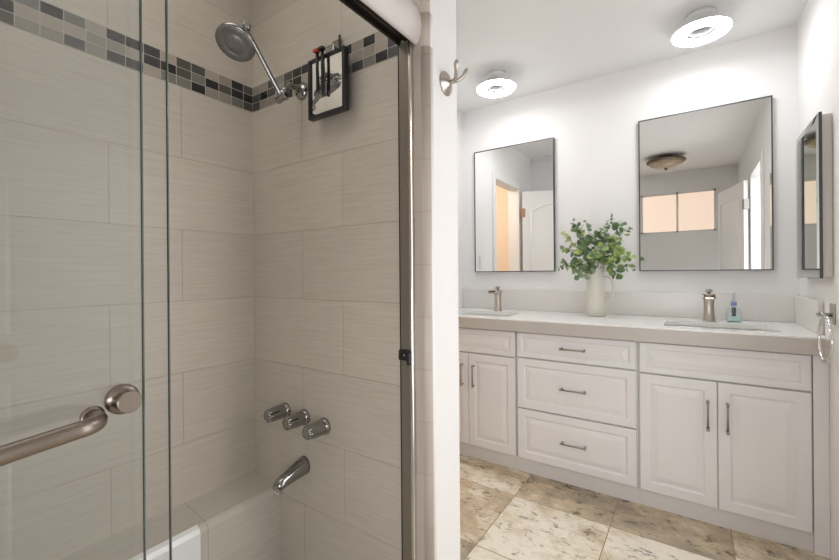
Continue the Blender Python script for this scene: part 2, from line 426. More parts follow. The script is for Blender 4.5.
struct('trim_2', MB().box(-0.785, -0.655, YB, YS, 0, 0.20, 0.006), m_bull, uvf=lambda co, f: (co.x + 3, co.y))

# left doorway: jamb, casing and the peach room beyond
def casing(name, x0, x1, y0, y1, zh, wdt=0.06):
    mb = MB(); mb.box(x0, x1, y0 - wdt, y0, 0, zh + wdt, 0.004); mb.box(x0, x1, y1, y1 + wdt, 0, zh + wdt, 0.004); mb.box(x0, x1, y0, y1, zh, zh + wdt, 0.004)
    return struct(name, mb, m_trim)
casing('trim_3', XL, XL + 0.015, DL0, DL1, DLH)
casing('trim_4', XR - 0.015, XR, DR0, DR1, DRH)
def annex(names, x0, x1, y0, y1, mt, fl, sgn):
    mb = MB()
    if sgn < 0: mb.box(x0 - 0.05, x0, y0, y1, 0, ZC)
    else: mb.box(x1, x1 + 0.05, y0, y1, 0, ZC)
    mb.box(x0, x1, y0 - 0.05, y0, 0, ZC); mb.box(x0, x1, y1, y1 + 0.05, 0, ZC)
    struct(names[0], mb, mt)
    struct(names[1], MB().box(x0, x1, y0, y1, -0.05, 0.0), fl)
    struct(names[2], MB().box(x0, x1, y0, y1, ZC, ZC + 0.05), m_ceil)
annex(('wall_far_left', 'floor.002', 'ceiling.001'), -2.9, XL - T, 0.9, 3.3, m_orange, m_carpet, -1)
annex(('wall_far_right', 'floor.003', 'ceiling.002'), XR + T, 1.8, -0.2, 2.5, m_wall, m_carpet, 1)
add_light('bedroom_lamp', 'POINT', (-2.2, 2.1, 2.2), BED_W, (1.0, 0.86, 0.70), 0.1)
add_light('hallway_lamp', 'POINT', (1.15, 1.2, 2.2), HALL_W, (1.0, 0.96, 0.92), 0.1)

# window over the camera
win = sthing('window_1')
mb = MB(); y0, y1 = YB - 0.07, YB - 0.03
for a in ((WX0, WX1, WZ0, WZ0 + 0.022), (WX0, WX1, WZ1 - 0.022, WZ1), (WX0, WX0 + 0.022, WZ0, WZ1), (WX1 - 0.022, WX1, WZ0, WZ1), (-0.175, -0.150, WZ0, WZ1)):
    mb.box(a[0], a[1], y0, y1, a[2], a[3])
mb.build('window_frame', m_trim, win)
MB().box(WX0 + 0.02, -0.172, YB - 0.062, YB - 0.056, WZ0 + 0.02, WZ1 - 0.02).build('pane', m_pane, win)
MB().box(-0.152, WX1 - 0.02, YB - 0.052, YB - 0.046, WZ0 + 0.02, WZ1 - 0.02).build('pane', m_pane, win)

# ------------------------------------------------------------------ doors
def make_door(name, hinge, ang, width, hinge_mat, arch=True):
    """leaf built along +x from the hinge, then turned"""
    o = bpy.data.objects.new(name, None); COL.objects.link(o); o['kind'] = 'structure'; o['_o'] = (0, 0, 0)
    H, th = 2.0, 0.035
    mb = MB(); mb.box(0.004, width, -th / 2, th / 2, 0.01, H, 0.003)
    for side in (-1, 1):
        for zz0, zz1, ar in ((0.15, 0.85, False), (1.0, H - 0.14, arch)):
            x0, x1 = 0.09, width - 0.09
            pts = [(x0, zz0), (x1, zz0)]
            if ar: pts += [(x1 + (x0 - x1) * i / 10, zz1 - 0.07 + 0.07 * math.sin(PI * i / 10)) for i in range(11)]
            else: pts += [(x1, zz1), (x0, zz1)]
            yy = side * th / 2
            mb.tube([(p[0], yy, p[1]) for p in pts], 0.008, 6, closed=True)
    mb.build('leaf', m_trim, o)
    for hz in (0.25, 1.78):
        MB().box(-0.012, 0.030, -th / 2 - 0.003, th / 2 + 0.003, hz - 0.045, hz + 0.045, 0.001).build('hinge', hinge_mat, o)
    kn = MB()
    for side in (-1, 1):
        kn.lathe((width - 0.06, side * th / 2, 0.95), (0, side, 0), [(0.028, 0), (0.028, 0.005), (0.012, 0.008), (0.012, 0.03), (0.025, 0.04), (0.027, 0.052), (0.018, 0.062)], 20)
    kn.build('door_knob', m_nickel, o)
    o.location = hinge; o.rotation_euler = (0, 0, ang)
    return o
make_door('door_1', (XL + 0.045, DL0 - 0.01, 0), math.radians(-25), 0.56, m_brass)
make_door('door_2', (XR - 0.045, DR0 - 0.01, 0), math.radians(-90 - 14), 0.68, m_steel, False)

# outlet on the left wall
t = thing('switch_plate', 'small white switch plate on the left wall, seen in the left mirror', 'switch', (XL, 2.47, 1.26))
MB().box(XL, XL + 0.006, 2.435, 2.505, 1.20, 1.315, 0.002).build('plate', m_plate, t)
MB().box(XL + 0.006, XL + 0.010, 2.455, 2.485, 1.225, 1.29, 0.001).build('rocker', m_trim, t)

# ------------------------------------------------------------------ shower fittings
# sliding glass doors
def glass_panel(name, label, x0, x1, y0, y1, z0, z1, mt):
    t = thing(name, label, 'shower door', ((x0 + x1) / 2, y0, z0))
    MB().box(x0, x1, y0, y1 - 0.0018, z0, z1).build('pane', mt, t)
    MB().box(x0, x1, y1 - 0.0018, y1, z0, z1).build('pane_edge', m_glass_edge, t)
    return t
outer = glass_panel('sliding_shower_door', 'outer sliding clear glass shower door carrying the towel bar and round knob', -0.7035, -0.698, -0.50, 0.271, 0.225, 1.868, m_glass_a)
inner = glass_panel('sliding_shower_door', 'inner sliding clear glass shower door behind the one with the towel bar', -0.7265, -0.721, -0.45, 0.318, 0.225, 1.868, m_glass_b)
kb = MB()
kb.lathe((-0.698, 0.240, 0.984), (1, 0, 0), [(0.0215, 0), (0.0215, 0.007), (0.0175, 0.009), (0.0140, 0.011), (0.0140, 0.020), (0.0155, 0.021), (0.0155, 0.030), (0.0145, 0.031)], 36)
kb.build('round_knob', m_bar, outer)
br = MB()
br.lathe((-0.698, 0.205, 0.968), (1, 0, 0), [(0.0145, 0), (0.0145, 0.004), (0.0115, 0.006)], 28)
path = [(-0.692, 0.205, 0.968), (-0.680, 0.205, 0.968)]
for i in range(1, 8):
    a = i / 7 * PI / 2; path.append((-0.680 + 0.030 * math.sin(a), 0.205 - 0.030 * (1 - math.cos(a)), 0.968))
path += [(-0.650, 0.08, 0.959), (-0.650, -0.35, 0.955), (-0.652, -0.375, 0.964), (-0.665, -0.39, 0.964), (-0.692, -0.392, 0.964)]
br.tube(path, 0.0112, 18)
br.lathe((-0.698, -0.392, 0.964), (1, 0, 0), [(0.0145, 0), (0.0145, 0.004), (0.0115, 0.006)], 28)
br.build('towel_bar', m_bar, outer)

# header track and wall jamb
t = thing('shower_door_track', 'pale curved header rail over the sliding shower doors with dark underside', 'rail', (-0.70, YS, 1.857))
prof = [(-0.680, 1.846), (-0.674, 1.842), (-0.668, 1.850), (-0.660, 1.872), (-0.656, 1.897), (-0.658, 1.922), (-0.666, 1.948), (-0.680, 1.970), (-0.698, 1.988), (-0.722, 2.0), (-0.745, 2.0), (-0.745, 1.985), (-0.720, 1.985), (-0.69, 1.96), (-0.68, 1.92)]
mb = MB(); mb.prism(prof, YB, YS, 'y', smooth=True); mb.build('fascia', m_fascia, t)
mb = MB(); mb.box(-0.740, -0.7325, YB, YS, 1.862, 1.982); mb.box(-0.7175, -0.7095, YB, YS, 1.868, 1.90); mb.box(-0.6945, -0.681, YB, YS, 1.856, 1.90); mb.box(-0.7325, -0.681, YB, YS, 1.875, 1.915)
mb.build('track_channel', m_bronze, t)
t = thing('shower_door_jamb', 'dark bronze upright jamb of the shower doors against the tiled partition', 'jamb', (-0.71, YS, 0.2))
MB().box(-0.734, -0.698, YS - 0.012, YS, 0.205, 1.858, 0.001).build('jamb_channel', m_jamb, t)
MB().box(-0.7355, -0.734, YS - 0.014, YS - 0.001, 0.205, 1.858).build('inner_flange', m_bronze, t)
MB().box(-0.698, -0.687, YS - 0.016, YS, 0.205, 1.858, 0.003).build('outer_flange', m_satin, t)
bm_ = MB(); bm_.box(-0.735, -0.700, YS - 0.024, YS - 0.012, 0.905, 0.936, 0.003); bm_.box(-0.703, -0.691, YS - 0.026, YS - 0.016, 0.893, 0.932, 0.003)
bm_.build('rubber_bumper', m_black, t)
bs = MB(); bs.lathe((-0.712, YS - 0.024, 0.922), (0, -1, 0), [(0.0035, 0), (0.003, 0.0015)], 12); bs.build('bumper_screw', m_satin, t)
t = thing('shower_door_sill', 'narrow bottom guide rail of the shower doors on the curb', 'rail', (-0.71, 0, 0.2))
MB().box(-0.745, -0.685, YB, YS - 0.031, 0.20, 0.222, 0.003).build('guide_rail', m_jamb, t)

# shower head with its arm
t = thing('rain_shower_fixture', 'round grey shower head on a long adjustable arm in the tiled corner', 'shower head', (-1.186, YS, 1.83))
mb = MB(); mb.lathe((-1.19, YS, 1.842), (0, -1, 0), [(0.032, 0), (0.031, 0.006), (0.022, 0.014), (0.012, 0.018)], 28)
mb.build('wall_flange', m_chrome_dk, t)
J = Vector((-1.166, 0.876, 1.776)); TP = Vector((-1.164, 0.743, 1.945))
mb = MB(); mb.tube([(-1.19, YS - 0.005, 1.842), (-1.188, 0.955, 1.846), (-1.182, 0.92, 1.838), (-1.172, 0.895, 1.812), (-1.164, 0.88, 1.79)], 0.0115, 16)
mb.lathe(J + Vector((0, 0.010, 0.022)), (0, -0.3, -1), [(0.014, 0), (0.019, 0.004), (0.019, 0.02), (0.013, 0.026)], 20)
mb.build('elbow_pipe', m_chrome_dk, t)
mb = MB(); mb.lathe(J + Vector((-0.028, 0.004, -0.004)), (1, -0.1, 0.1), [(0.009, 0), (0.0125, 0.004), (0.0125, 0.05), (0.009, 0.056)], 20)
mb.tube([J, J + (TP - J) * 0.05, TP - (TP - J) * 0.04, TP], [0.008, 0.0075, 0.0075, 0.008], 14)
mb.build('extension_arm', m_chrome_dk, t)
mb = MB(); mb.lathe(TP + Vector((-0.024, 0.012, -0.004)), (1, -0.5, 0.17), [(0.009, 0), (0.013, 0.005), (0.013, 0.045), (0.009, 0.05)], 20)
mb.build('swivel_joint', m_chrome_dk, t)
HN = Vector((0.26, -0.47, -0.84)).normalized(); HC = Vector((-1.2126, 0.735, 1.908))
HB = HC - HN * 0.032
mb = MB(); mb.lathe(HC, -HN, [(0.040, -0.001), (0.0585, 0.0), (0.0615, 0.004), (0.0615, 0.010), (0.057, 0.017), (0.040, 0.026), (0.018, 0.034), (0.013, 0.042)], 48)
mb.tube([HC - HN * 0.036, HC - HN * 0.050, HC.lerp(TP, 0.55) - HN * 0.036, TP], 0.0105, 14)
hd = mb.build('head_body', m_chrome_dk, t)
mb = MB(); mb.lathe(HC, HN, [(0.0575, 0.0), (0.057, 0.0018), (0.034, 0.003), (0.033, 0.0015), (0.031, 0.0015), (0.030, 0.0032), (0.002, 0.0036)], 48)
mb.build('spray_face', m_face, t)
x, y = frame_of(HN); mb = MB()
for rr, n, s_ in ((0.0525, 32, 0.0017), (0.0475, 30, 0.0016), (0.0425, 26, 0.0016), (0.0375, 22, 0.0014), (0.024, 14, 0.0012), (0.016, 10, 0.0012), (0.008, 5, 0.0012)):
    for i in range(n):
        a = 2 * PI * i / n; mb.lathe(HC + x * rr * math.cos(a) + y * rr * math.sin(a) + HN * 0.0016, HN, [(s_, 0), (s_ * 0.8, 0.0028)], 8)
nz = mb.build('nozzles', m_nozzle, t); nz['kind'] = 'stuff'

# black framed shaving mirror on its hook
t = thing('shaving_mirror', 'small black framed shaving mirror hanging on the tiled shower wall', 'mirror', (-1.0, YS, 1.9))
MX0, MX1, MZ0, MZ1, MY = -1.094, -0.920, 1.697, 1.900, 0.935
mb = MB(); fw = 0.011
for a in ((MX0, MX1, MZ0, MZ0 + fw), (MX0, MX1, MZ1 - fw * 0.8, MZ1), (MX0, MX0 + fw, MZ0 + fw, MZ1 - fw * 0.8), (MX1 - fw, MX1, MZ0 + fw, MZ1 - fw * 0.8)):
    mb.box(a[0], a[1], MY - 0.006, MY + 0.016, a[2], a[3], 0.001)
mb.box(MX0 + 0.004, MX1 - 0.004, MY + 0.004, MY + 0.014, MZ0 + 0.004, MZ1 - 0.004)
mb.build('frame', m_black, t)
MB().box(MX0 + fw, MX1 - fw, MY, MY + 0.004, MZ0 + fw, MZ1 - fw * 0.8).build('mirror_glass', m_mirror, t)
mb = MB(); mb.box(-1.022, -0.982, YS - 0.010, YS - 0.0017, 1.925, 1.965, 0.002); mb.box(-1.014, -0.990, MY + 0.012, YS - 0.009, 1.905, 1.935, 0.002); mb.box(-1.02, -0.985, MY + 0.010, MY + 0.020, 1.885, 1.935, 0.002)
mb.build('hook_mount', m_chrome_dk, t)
mb = MB(); mb.box(-0.987, -0.979, YS - 0.014, YS - 0.010, 1.915, 1.975, 0.001); mb.build('hook_clip', m_black, t)
for rx, rz, nm in ((-1.037, 1.775, 'black razor hanging left on the shaving mirror'), (-1.012, 1.765, 'black razor hanging right on the shaving mirror')):
    q = thing('razor', nm, 'razor', (rx, MY - 0.012, rz), 'razors on the shaving mirror')
    MB().tube([(rx, MY - 0.013, 1.912), (rx, MY - 0.014, 1.86), (rx + 0.001, MY - 0.012, rz + 0.02), (rx + 0.001, MY - 0.011, rz)], [0.0055, 0.005, 0.0065, 0.0055], 10).build('handle', m_black, q)
    mh = MB(); mh.box(rx - 0.011, rx + 0.011, MY - 0.024, MY - 0.008, 1.908, 1.918, 0.002); mh.build('razor_head', m_red if rx < -1.02 else m_black, q)

# three valve handles and the tub spout
for x_, z_, lb in ((-1.299, 0.643, 'left fluted chrome valve handle, nearest the tiled corner'), (-1.190, 0.638, 'middle fluted chrome valve handle over the tub spout'), (-1.083, 0.627, 'right fluted chrome valve handle of the row of three')):
    q = thing('valve_handle', lb, 'valve handle', (x_, YS, z_), 'valve handles on the shower wall')
    MB().lathe((x_, YS, z_), (0, -1, 0), [(0.0295, 0), (0.0292, 0.006), (0.026, 0.013), (0.020, 0.016)], 32).build('escutcheon', m_chrome_dk, q)
    mb = MB(); n = 40; rings = []
    for h, r0, fl in ((0.012, 0.0215, 0), (0.018, 0.0250, 0.05), (0.055, 0.0232, 0.16), (0.078, 0.0208, 0.18), (0.085, 0.0185, 0.08), (0.086, 0.008, 0)):
        rings.append([mb.bm.verts.new((x_ + r0 * (1 + fl * math.cos(8 * 2 * PI * i / n)) * math.cos(2 * PI * i / n), YS - h, z_ + r0 * (1 + fl * math.cos(8 * 2 * PI * i / n)) * math.sin(2 * PI * i / n))) for i in range(n)])
    for a, b in zip(rings, rings[1:]):
        for i in range(n): mb.bm.faces.new((a[i], a[(i + 1) % n], b[(i + 1) % n], b[i])).smooth = True
    mb.bm.faces.new(rings[0]); mb.bm.faces.new(rings[-1])
    mb.build('fluted_knob', m_chrome_dk, q)
q = thing('tub_spout', 'chrome tub spout slanting down under the three valve handles', 'spout', (-1.192, YS, 0.46))
mb = MB(); rings = []
for i in range(11):
    s_ = i / 10; yy = YS - 0.128 * s_; zc = 0.460 - 0.030 * s_ ** 1.3; rw = 0.029 - 0.009 * s_; rh = 0.034 - 0.015 * s_
    if i == 10: rw *= 0.7; rh *= 0.7
    rings.append([mb.bm.verts.new((-1.192 + rw * math.cos(2 * PI * k / 24), yy, zc + rh * math.sin(2 * PI * k / 24))) for k in range(24)])
for a, b in zip(rings, rings[1:]):
    for k in range(24): mb.bm.faces.new((a[k], a[(k + 1) % 24], b[(k + 1) % 24], b[k])).smooth = True
mb.bm.faces.new(rings[0]); mb.bm.faces.new(rings[-1])
mb.build('spout_body', m_chrome_dk, q)
MB().lathe((-1.192, YS - 0.112, 0.432), (0, -0.15, -1), [(0.014, 0), (0.015, 0.014), (0.0155, 0.024), (0.012, 0.0245)], 24).build('outlet', m_chrome, q)

# double robe hook on the end of the partition
q = thing('robe_hook', 'satin nickel double robe hook on the end of the white partition', 'hook', (-0.635, 1.083, 1.758))
HX = -0.635
MB().lathe((HX, 1.083, 1.757), (1, 0, 0), [(0.037, 0), (0.037, 0.003), (0.033, 0.006), (0.028, 0.006), (0.026, 0.010), (0.019, 0.011), (0.015, 0.016), (0.009, 0.019)], 36).build('back_plate', m_nickel, q)
mb = MB(); mb.tube([(HX + 0.015, 1.083, 1.757), (HX + 0.034, 1.083, 1.757)], 0.0075, 16)
for s_ in (-1, 1):
    mb.tube([(HX + 0.030, 1.083, 1.757), (HX + 0.040, 1.083 + s_ * 0.008, 1.760), (HX + 0.050, 1.083 + s_ * 0.020, 1.772), (HX + 0.056, 1.083 + s_ * 0.030, 1.790), (HX + 0.058, 1.083 + s_ * 0.033, 1.800)], [0.006, 0.0055, 0.0058, 0.0085, 0.005], 14)
mb.build('prongs', m_nickel, q)

# ------------------------------------------------------------------ vanity
YF = 2.265      # front faces
def front_panel(mb, x0, x1, z0, z1, yf=YF, th=0.02, rail=0.052):
    rings_def = [(0.0, th), (0.0, 0.003), (0.003, 0.0), (rail - 0.008, 0.0), (rail - 0.003, 0.004), (rail, 0.008), (rail + 0.004, 0.008), (rail + 0.026, 0.002), (rail + 0.030, 0.0015)]
    rs = []
    for ins, dp in rings_def:
        rs.append([mb.bm.verts.new(p) for p in ((x0 + ins, yf + dp, z0 + ins), (x1 - ins, yf + dp, z0 + ins), (x1 - ins, yf + dp, z1 - ins), (x0 + ins, yf + dp, z1 - ins))])
    for a, b in zip(rs, rs[1:]):
        for i in range(4): mb.bm.faces.new((a[i], a[(i + 1) % 4], b[(i + 1) % 4], b[i]))
    mb.bm.faces.new(rs[0]); mb.bm.faces.new(rs[-1])
    return mb
def pull(x, z, horiz, parent, L=0.128):
    mb = MB(); a = L / 2
    for s_ in (-1, 1):
        p = (x + s_ * a * 0.86, YF, z) if horiz else (x, YF, z + s_ * a * 0.86)
        mb.lathe(p, (0, -1, 0), [(0.0065, 0), (0.005, 0.003), (0.004, 0.006), (0.0042, 0.026)], 14)
        e = (x + s_ * a * 0.86, YF - 0.026, z) if horiz else (x, YF - 0.026, z + s_ * a * 0.86)
        d = (s_, 0, 0) if horiz else (0, 0, s_)
        mb.lathe(Vector(e) - Vector(d) * 0.006, d, [(0.0045, 0), (0.0062, 0.003), (0.0062, 0.010), (0.0045, 0.014)], 14)
    A = (x - a * 0.86, YF - 0.026, z) if horiz else (x, YF - 0.026, z - a * 0.86)
    B = (x + a * 0.86, YF - 0.026, z) if horiz else (x, YF - 0.026, z + a * 0.86)
    mb.tube([A, B], 0.0042, 12)
    return mb.build('handle', m_pull, parent)
def cab_body(x0, x1, t, fill_r=0.0):
    mb = MB(); yb = YF + 0.021
    # carcass as an open-topped shell so that basins hang inside
    mb.box(x0, x0 + 0.018, yb, YW - 0.012, 0.0, 0.821); mb.box(x1 - 0.018, x1, yb, YW - 0.012, 0.0, 0.821)
    mb.box(x0 + 0.018, x1 - 0.018, YW - 0.024, YW - 0.012, 0.08, 0.821); mb.box(x0 + 0.018, x1 - 0.018, yb, YW - 0.024, 0.08, 0.095)
    mb.box(x0 + 0.018, x1 - 0.018, yb, yb + 0.018, 0.095, 0.821)
    mb.build('body', m_cab, t)
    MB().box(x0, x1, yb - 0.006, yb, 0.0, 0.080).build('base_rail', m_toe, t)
G = 0.0035
units = ((-1.492, -0.858, 'left'), (-0.856, -0.222, 'mid'), (-0.220, 0.416, 'right'))
def door_unit(name_label, x0, x1, hz0, hz1, dx):
    t = thing('base_cabinet', name_label, 'cabinet', ((x0 + x1) / 2, YF + 0.02, 0), 'white vanity base cabinets')
    cab_body(x0, x1, t)
    a, b = x0 + 0.007, x1 - 0.005
    front_panel(MB(), a, b, 0.667, 0.816, rail=0.036).build('false_front', m_cab, t)
    c = (a + b) / 2
    d1 = front_panel(MB(), a, c - 0.0015, 0.083, 0.660).build('door', m_cab, t)
    d2 = front_panel(MB(), c + 0.0015, b, 0.083, 0.660).build('door', m_cab, t)
    zc, L = (hz0 + hz1) / 2, (hz1 - hz0)
    pull(c - dx, zc, False, d1, L); pull(c + dx, zc, False, d2, L)
    return t
door_unit('white two-door vanity base cabinet at the left, beside the partition', -1.492, -0.8655, 0.450, 0.594, 0.040)
tr = door_unit('white two-door vanity base cabinet at the right, under the nearer sink', -0.2305, 0.404, 0.436, 0.577, 0.036)
MB().box(0.4045, XR - 0.001, YF + 0.004, YF + 0.024, 0.0, 0.821).build('filler_strip', m_cab, tr)
t = thing('base_cabinet', 'white vanity base cabinet with three stacked drawers, between the two-door ones', 'cabinet', (-0.54, YF + 0.02, 0), 'white vanity base cabinets')
cab_body(-0.8645, -0.2315, t)
for z0, z1, rl in ((0.674, 0.816, 0.034), (0.379, 0.667, 0.048), (0.084, 0.372, 0.048)):
    d = front_panel(MB(), -0.8560, -0.2395, z0, z1, rail=rl).build('drawer', m_cab, t)
    pull(-0.541, (z0 + z1) / 2, True, d, 0.138)

# countertop with two basin openings
def bool_cut(o, cutter):
    md = o.modifiers.new('b', 'BOOLEAN'); md.object = cutter; md.operation = 'DIFFERENCE'; md.solver = 'EXACT'
    dg = bpy.context.evaluated_depsgraph_get(); me = bpy.data.meshes.new_from_object(o.evaluated_get(dg))
    o.modifiers.clear(); old = o.data; o.data = me; bpy.data.meshes.remove(old)
    bpy.data.objects.remove(cutter, do_unlink=True)
def rrect(cx, cy, hx, hy, r, n=6):
    out = []
    for sx, sy, a0 in ((1, 1, 0), (-1, 1, 90), (-1, -1, 180), (1, -1, 270)):
        for i in range(n + 1):
            a = math.radians(a0 + 90 * i / n); out.append((cx + sx * (hx - r) + r * math.cos(a), cy + sy * (hy - r) + r * math.sin(a)))
    return out
CT = thing('countertop', 'long white quartz vanity countertop with a beige speckled front edge', 'countertop', (-0.5, YF, ZT))
mb = MB(); mb.box(XL + 0.001, XR - 0.001, 2.237, YW - 0.001, ZT - 0.025, ZT, 0.002)
slab = mb.build('slab', m_counter, CT)
SINKS = ((-1.175, 2.475), (0.10, 2.475)); SHX, SHY = 0.225, 0.150
for cx_, cy_ in SINKS:
    c = MB(); c.prism(rrect(cx_, cy_, SHX, SHY, 0.05), ZT - 0.1, ZT + 0.1, 'z'); co = c.build('cut', m_counter, CT)
    bpy.context.view_layer.update(); bool_cut(slab, co)
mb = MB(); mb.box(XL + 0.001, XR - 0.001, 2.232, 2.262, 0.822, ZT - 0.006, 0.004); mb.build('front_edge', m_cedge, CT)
tag(MB().box(XL + 0.001, XR - 0.001, YW - 0.020, YW - 0.001, ZT, 1.041, 0.003).build('backsplash', m_splash), 'low speckled quartz backsplash along the wall under the two mirrors', 'backsplash')
tag(MB().box(XR - 0.020, XR - 0.001, 2.335, YW - 0.021, ZT, 1.036, 0.003).build('side_splash', m_splash), 'short quartz splash piece on the right wall, at the end of the countertop', 'backsplash')
for (cx_, cy_), lb in zip(SINKS, ('white undermount basin at the left end of the countertop', 'white undermount basin at the right end, under the right mirror')):
    t = thing('sink', lb, 'sink', (cx_, cy_, ZT - 0.026), 'undermount basins')
    mb = MB(); rings = []
    for hx, hy, z in ((SHX + 0.02, SHY + 0.02, -0.026), (SHX + 0.003, SHY + 0.003, -0.026), (SHX - 0.004, SHY - 0.004, -0.05), (SHX - 0.02, SHY - 0.02, -0.11), (SHX - 0.06, SHY - 0.05, -0.14), (0.05, 0.04, -0.15), (0.05, 0.04, -0.165), (SHX - 0.05, SHY - 0.04, -0.155), (SHX + 0.005, SHY - 0.0, -0.11), (SHX + 0.02, SHY + 0.016, -0.036)):
        rings.append([mb.bm.verts.new((p[0], p[1], ZT + z)) for p in rrect(cx_, cy_, hx, hy, min(0.055, hy * 0.9))])
    n = len(rings[0])
    for a, b in list(zip(rings, rings[1:])) + [(rings[-1], rings[0])]:
        for i in range(n): mb.bm.faces.new((a[i], a[(i + 1) % n], b[(i + 1) % n], b[i])).smooth = True
    mb.build('basin', m_ceramic, t)
    MB().lathe((cx_, cy_, ZT - 0.168), (0, 0, 1), [(0.03, 0), (0.03, 0.02), (0.022, 0.022), (0.018, 0.018)], 24).build('drain', m_chrome, t)

def faucet(x, y, lb):
    t = thing('faucet', lb, 'faucet', (x, y, ZT), 'single-lever basin faucets')
    MB().lathe((x, y, ZT), (0, 0, 1), [(0.030, 0), (0.030, 0.004), (0.0265, 0.010), (0.0235, 0.05), (0.0225, 0.085), (0.0255, 0.118), (0.0275, 0.128)], 32).build('body', m_nickel, t)
    mb = MB(); P = []
    for i in range(9):
        s_ = i / 8; P.append((x - 0.026 + 0.004 * s_ * (1 - s_) * 4, y - 0.11 * s_))
    prof = [(x - 0.026, y + 0.01), (x - 0.028, y - 0.05), (x - 0.030, y - 0.10), (x - 0.018, y - 0.118), (x + 0.018, y - 0.118), (x + 0.030, y - 0.10), (x + 0.028, y - 0.05), (x + 0.026, y + 0.01)]
    mb.prism(prof, ZT + 0.126, ZT + 0.134, 'z')
    mb.box(x - 0.030, x - 0.025, y - 0.10, y + 0.01, ZT + 0.130, ZT + 0.145, 0.001); mb.box(x + 0.025, x + 0.030, y - 0.10, y + 0.01, ZT + 0.130, ZT + 0.145, 0.001)
    mb.lathe((x, y, ZT + 0.126), (0, 0, 1), [(0.028, 0), (0.028, 0.018), (0.024, 0.021)], 28)
    mb.build('spout', m_nickel, t)
    mb = MB(); mb.lathe((x, y, ZT + 0.145), (0, 0, 1), [(0.008, 0), (0.008, 0.012), (0.016, 0.016), (0.017, 0.024), (0.010, 0.027)], 24)
    mb.tube([(x, y, ZT + 0.166), (x, y - 0.02, ZT + 0.169), (x, y - 0.045, ZT + 0.164), (x, y - 0.055, ZT + 0.160)], [0.008, 0.007, 0.006, 0.005], 12)
    mb.build('lever', m_nickel, t)
faucet(-1.157, 2.69, 'brushed nickel faucet at the left sink, below the left mirror')
faucet(0.070, 2.69, 'brushed nickel faucet at the right sink, below the right mirror')

# pump bottle
bx, by = 0.178, 2.70
t = thing('soap_bottle', 'small clear pump soap bottle beside the right faucet', 'bottle', (bx, by, ZT))
mb = MB(); rs = []
for hx, hy, z in ((0.030, 0.020, 0), (0.033, 0.022, 0.003), (0.033, 0.022, 0.055), (0.026, 0.018, 0.070), (0.013, 0.013, 0.078), (0.013, 0.013, 0.086)):
    rs.append([mb.bm.verts.new((p[0], p[1], ZT + z)) for p in rrect(bx, by, hx, hy, 0.012, 5)])
for a, b in zip(rs, rs[1:]):
    for i in range(len(a)): mb.bm.faces.new((a[i], a[(i + 1) % len(a)], b[(i + 1) % len(a)], b[i])).smooth = True
mb.bm.faces.new(rs[0]); mb.bm.faces.new(rs[-1])
mb.build('clear_body', m_clear, t)
m_teal = new_mat('teal soap', (0.62, 0.78, 0.77), 0.3)
MB().prism(rrect(bx, by, 0.029, 0.018, 0.010, 5), ZT + 0.004, ZT + 0.030, 'z').build('soap', m_teal, t)
MB().lathe((bx, by, ZT + 0.031), (0, 0, 1), [(0.009, 0), (0.009, 0.045)], 12).build('dip_tube', m_frame, t)
MB().lathe((bx, by, ZT + 0.086), (0, 0, 1), [(0.013, 0), (0.013, 0.018), (0.009, 0.020)], 20).build('collar', m_blue, t)
mb = MB(); mb.lathe((bx, by, ZT + 0.106), (0, 0, 1), [(0.006, 0), (0.005, 0.042), (0.011, 0.044), (0.011, 0.056), (0.006, 0.058)], 16); mb.tube([(bx, by, ZT + 0.156), (bx - 0.01, by - 0.03, ZT + 0.156), (bx - 0.012, by - 0.038, ZT + 0.150)], 0.0045, 10)
mb.build('pump_head', m_white_pl, t)

# pitcher and eucalyptus
px, py = -0.497, 2.665
t = thing('pitcher', 'tall cream ceramic pitcher on the countertop between the two mirrors', 'pitcher', (px, py, ZT))
mb = MB(); mb.lathe((px, py, ZT), (0, 0, 1), [(0.050, 0), (0.0535, 0.004), (0.0525, 0.06), (0.050, 0.18), (0.049, 0.26), (0.051, 0.292), (0.0535, 0.300), (0.0505, 0.301), (0.047, 0.29), (0.046, 0.05), (0.03, 0.012)], 40)
for v in mb.bm.verts:       # pouring lip away from the handle
    d = (v.co - Vector((px, py, v.co.z))); h = v.co.z - ZT
    if h > 0.24 and d.x < 0 and abs(d.y) < 0.025: v.co.x -= 0.016 * (h - 0.24) / 0.06 * (1 - abs(d.y) / 0.025)
mb.build('body', m_cream, t)
hp = []
for i in range(15):
    a = PI / 2 - PI * i / 14; hp.append((px + 0.047 + 0.052 * max(0, math.cos(a)) ** 0.6, py, ZT + 0.168 + 0.073 * math.sin(a)))
MB().tube(hp, [0.0065] * 15, 12).build('handle', m_cream, t)

eu = thing('eucalyptus_bunch', 'loose bunch of green eucalyptus sprigs standing in the cream pitcher', 'plant', (px, py, ZT + 0.29))
def leaf(mb, p, d, nrm, size, mi):
    d = d.normalized(); sd = d.cross(nrm)
    if sd.length < 1e-3: sd = d.cross(Vector((1, 0, 0)))
    sd.normalize(); nn = sd.cross(d).normalized()
    outl = [(0, 0.12), (0.18, 0.55), (0.42, 0.86), (0.68, 0.84), (0.9, 0.5), (1.0, 0.06)]
    mid = [mb.bm.verts.new(p + d * size * u + nn * size * 0.10 * math.sin(u * PI)) for u, _ in outl]
    for sg in (-1, 1):
        ed = [mb.bm.verts.new(p + d * size * u + sd * sg * size * 0.5 * w_ + nn * size * 0.24 * w_) for u, w_ in outl]
        for i in range(5):
            f = mb.bm.faces.new((mid[i], mid[i + 1], ed[i + 1], ed[i]) if sg > 0 else (mid[i], ed[i], ed[i + 1], mid[i + 1])); f.smooth = True; f.material_index = mi
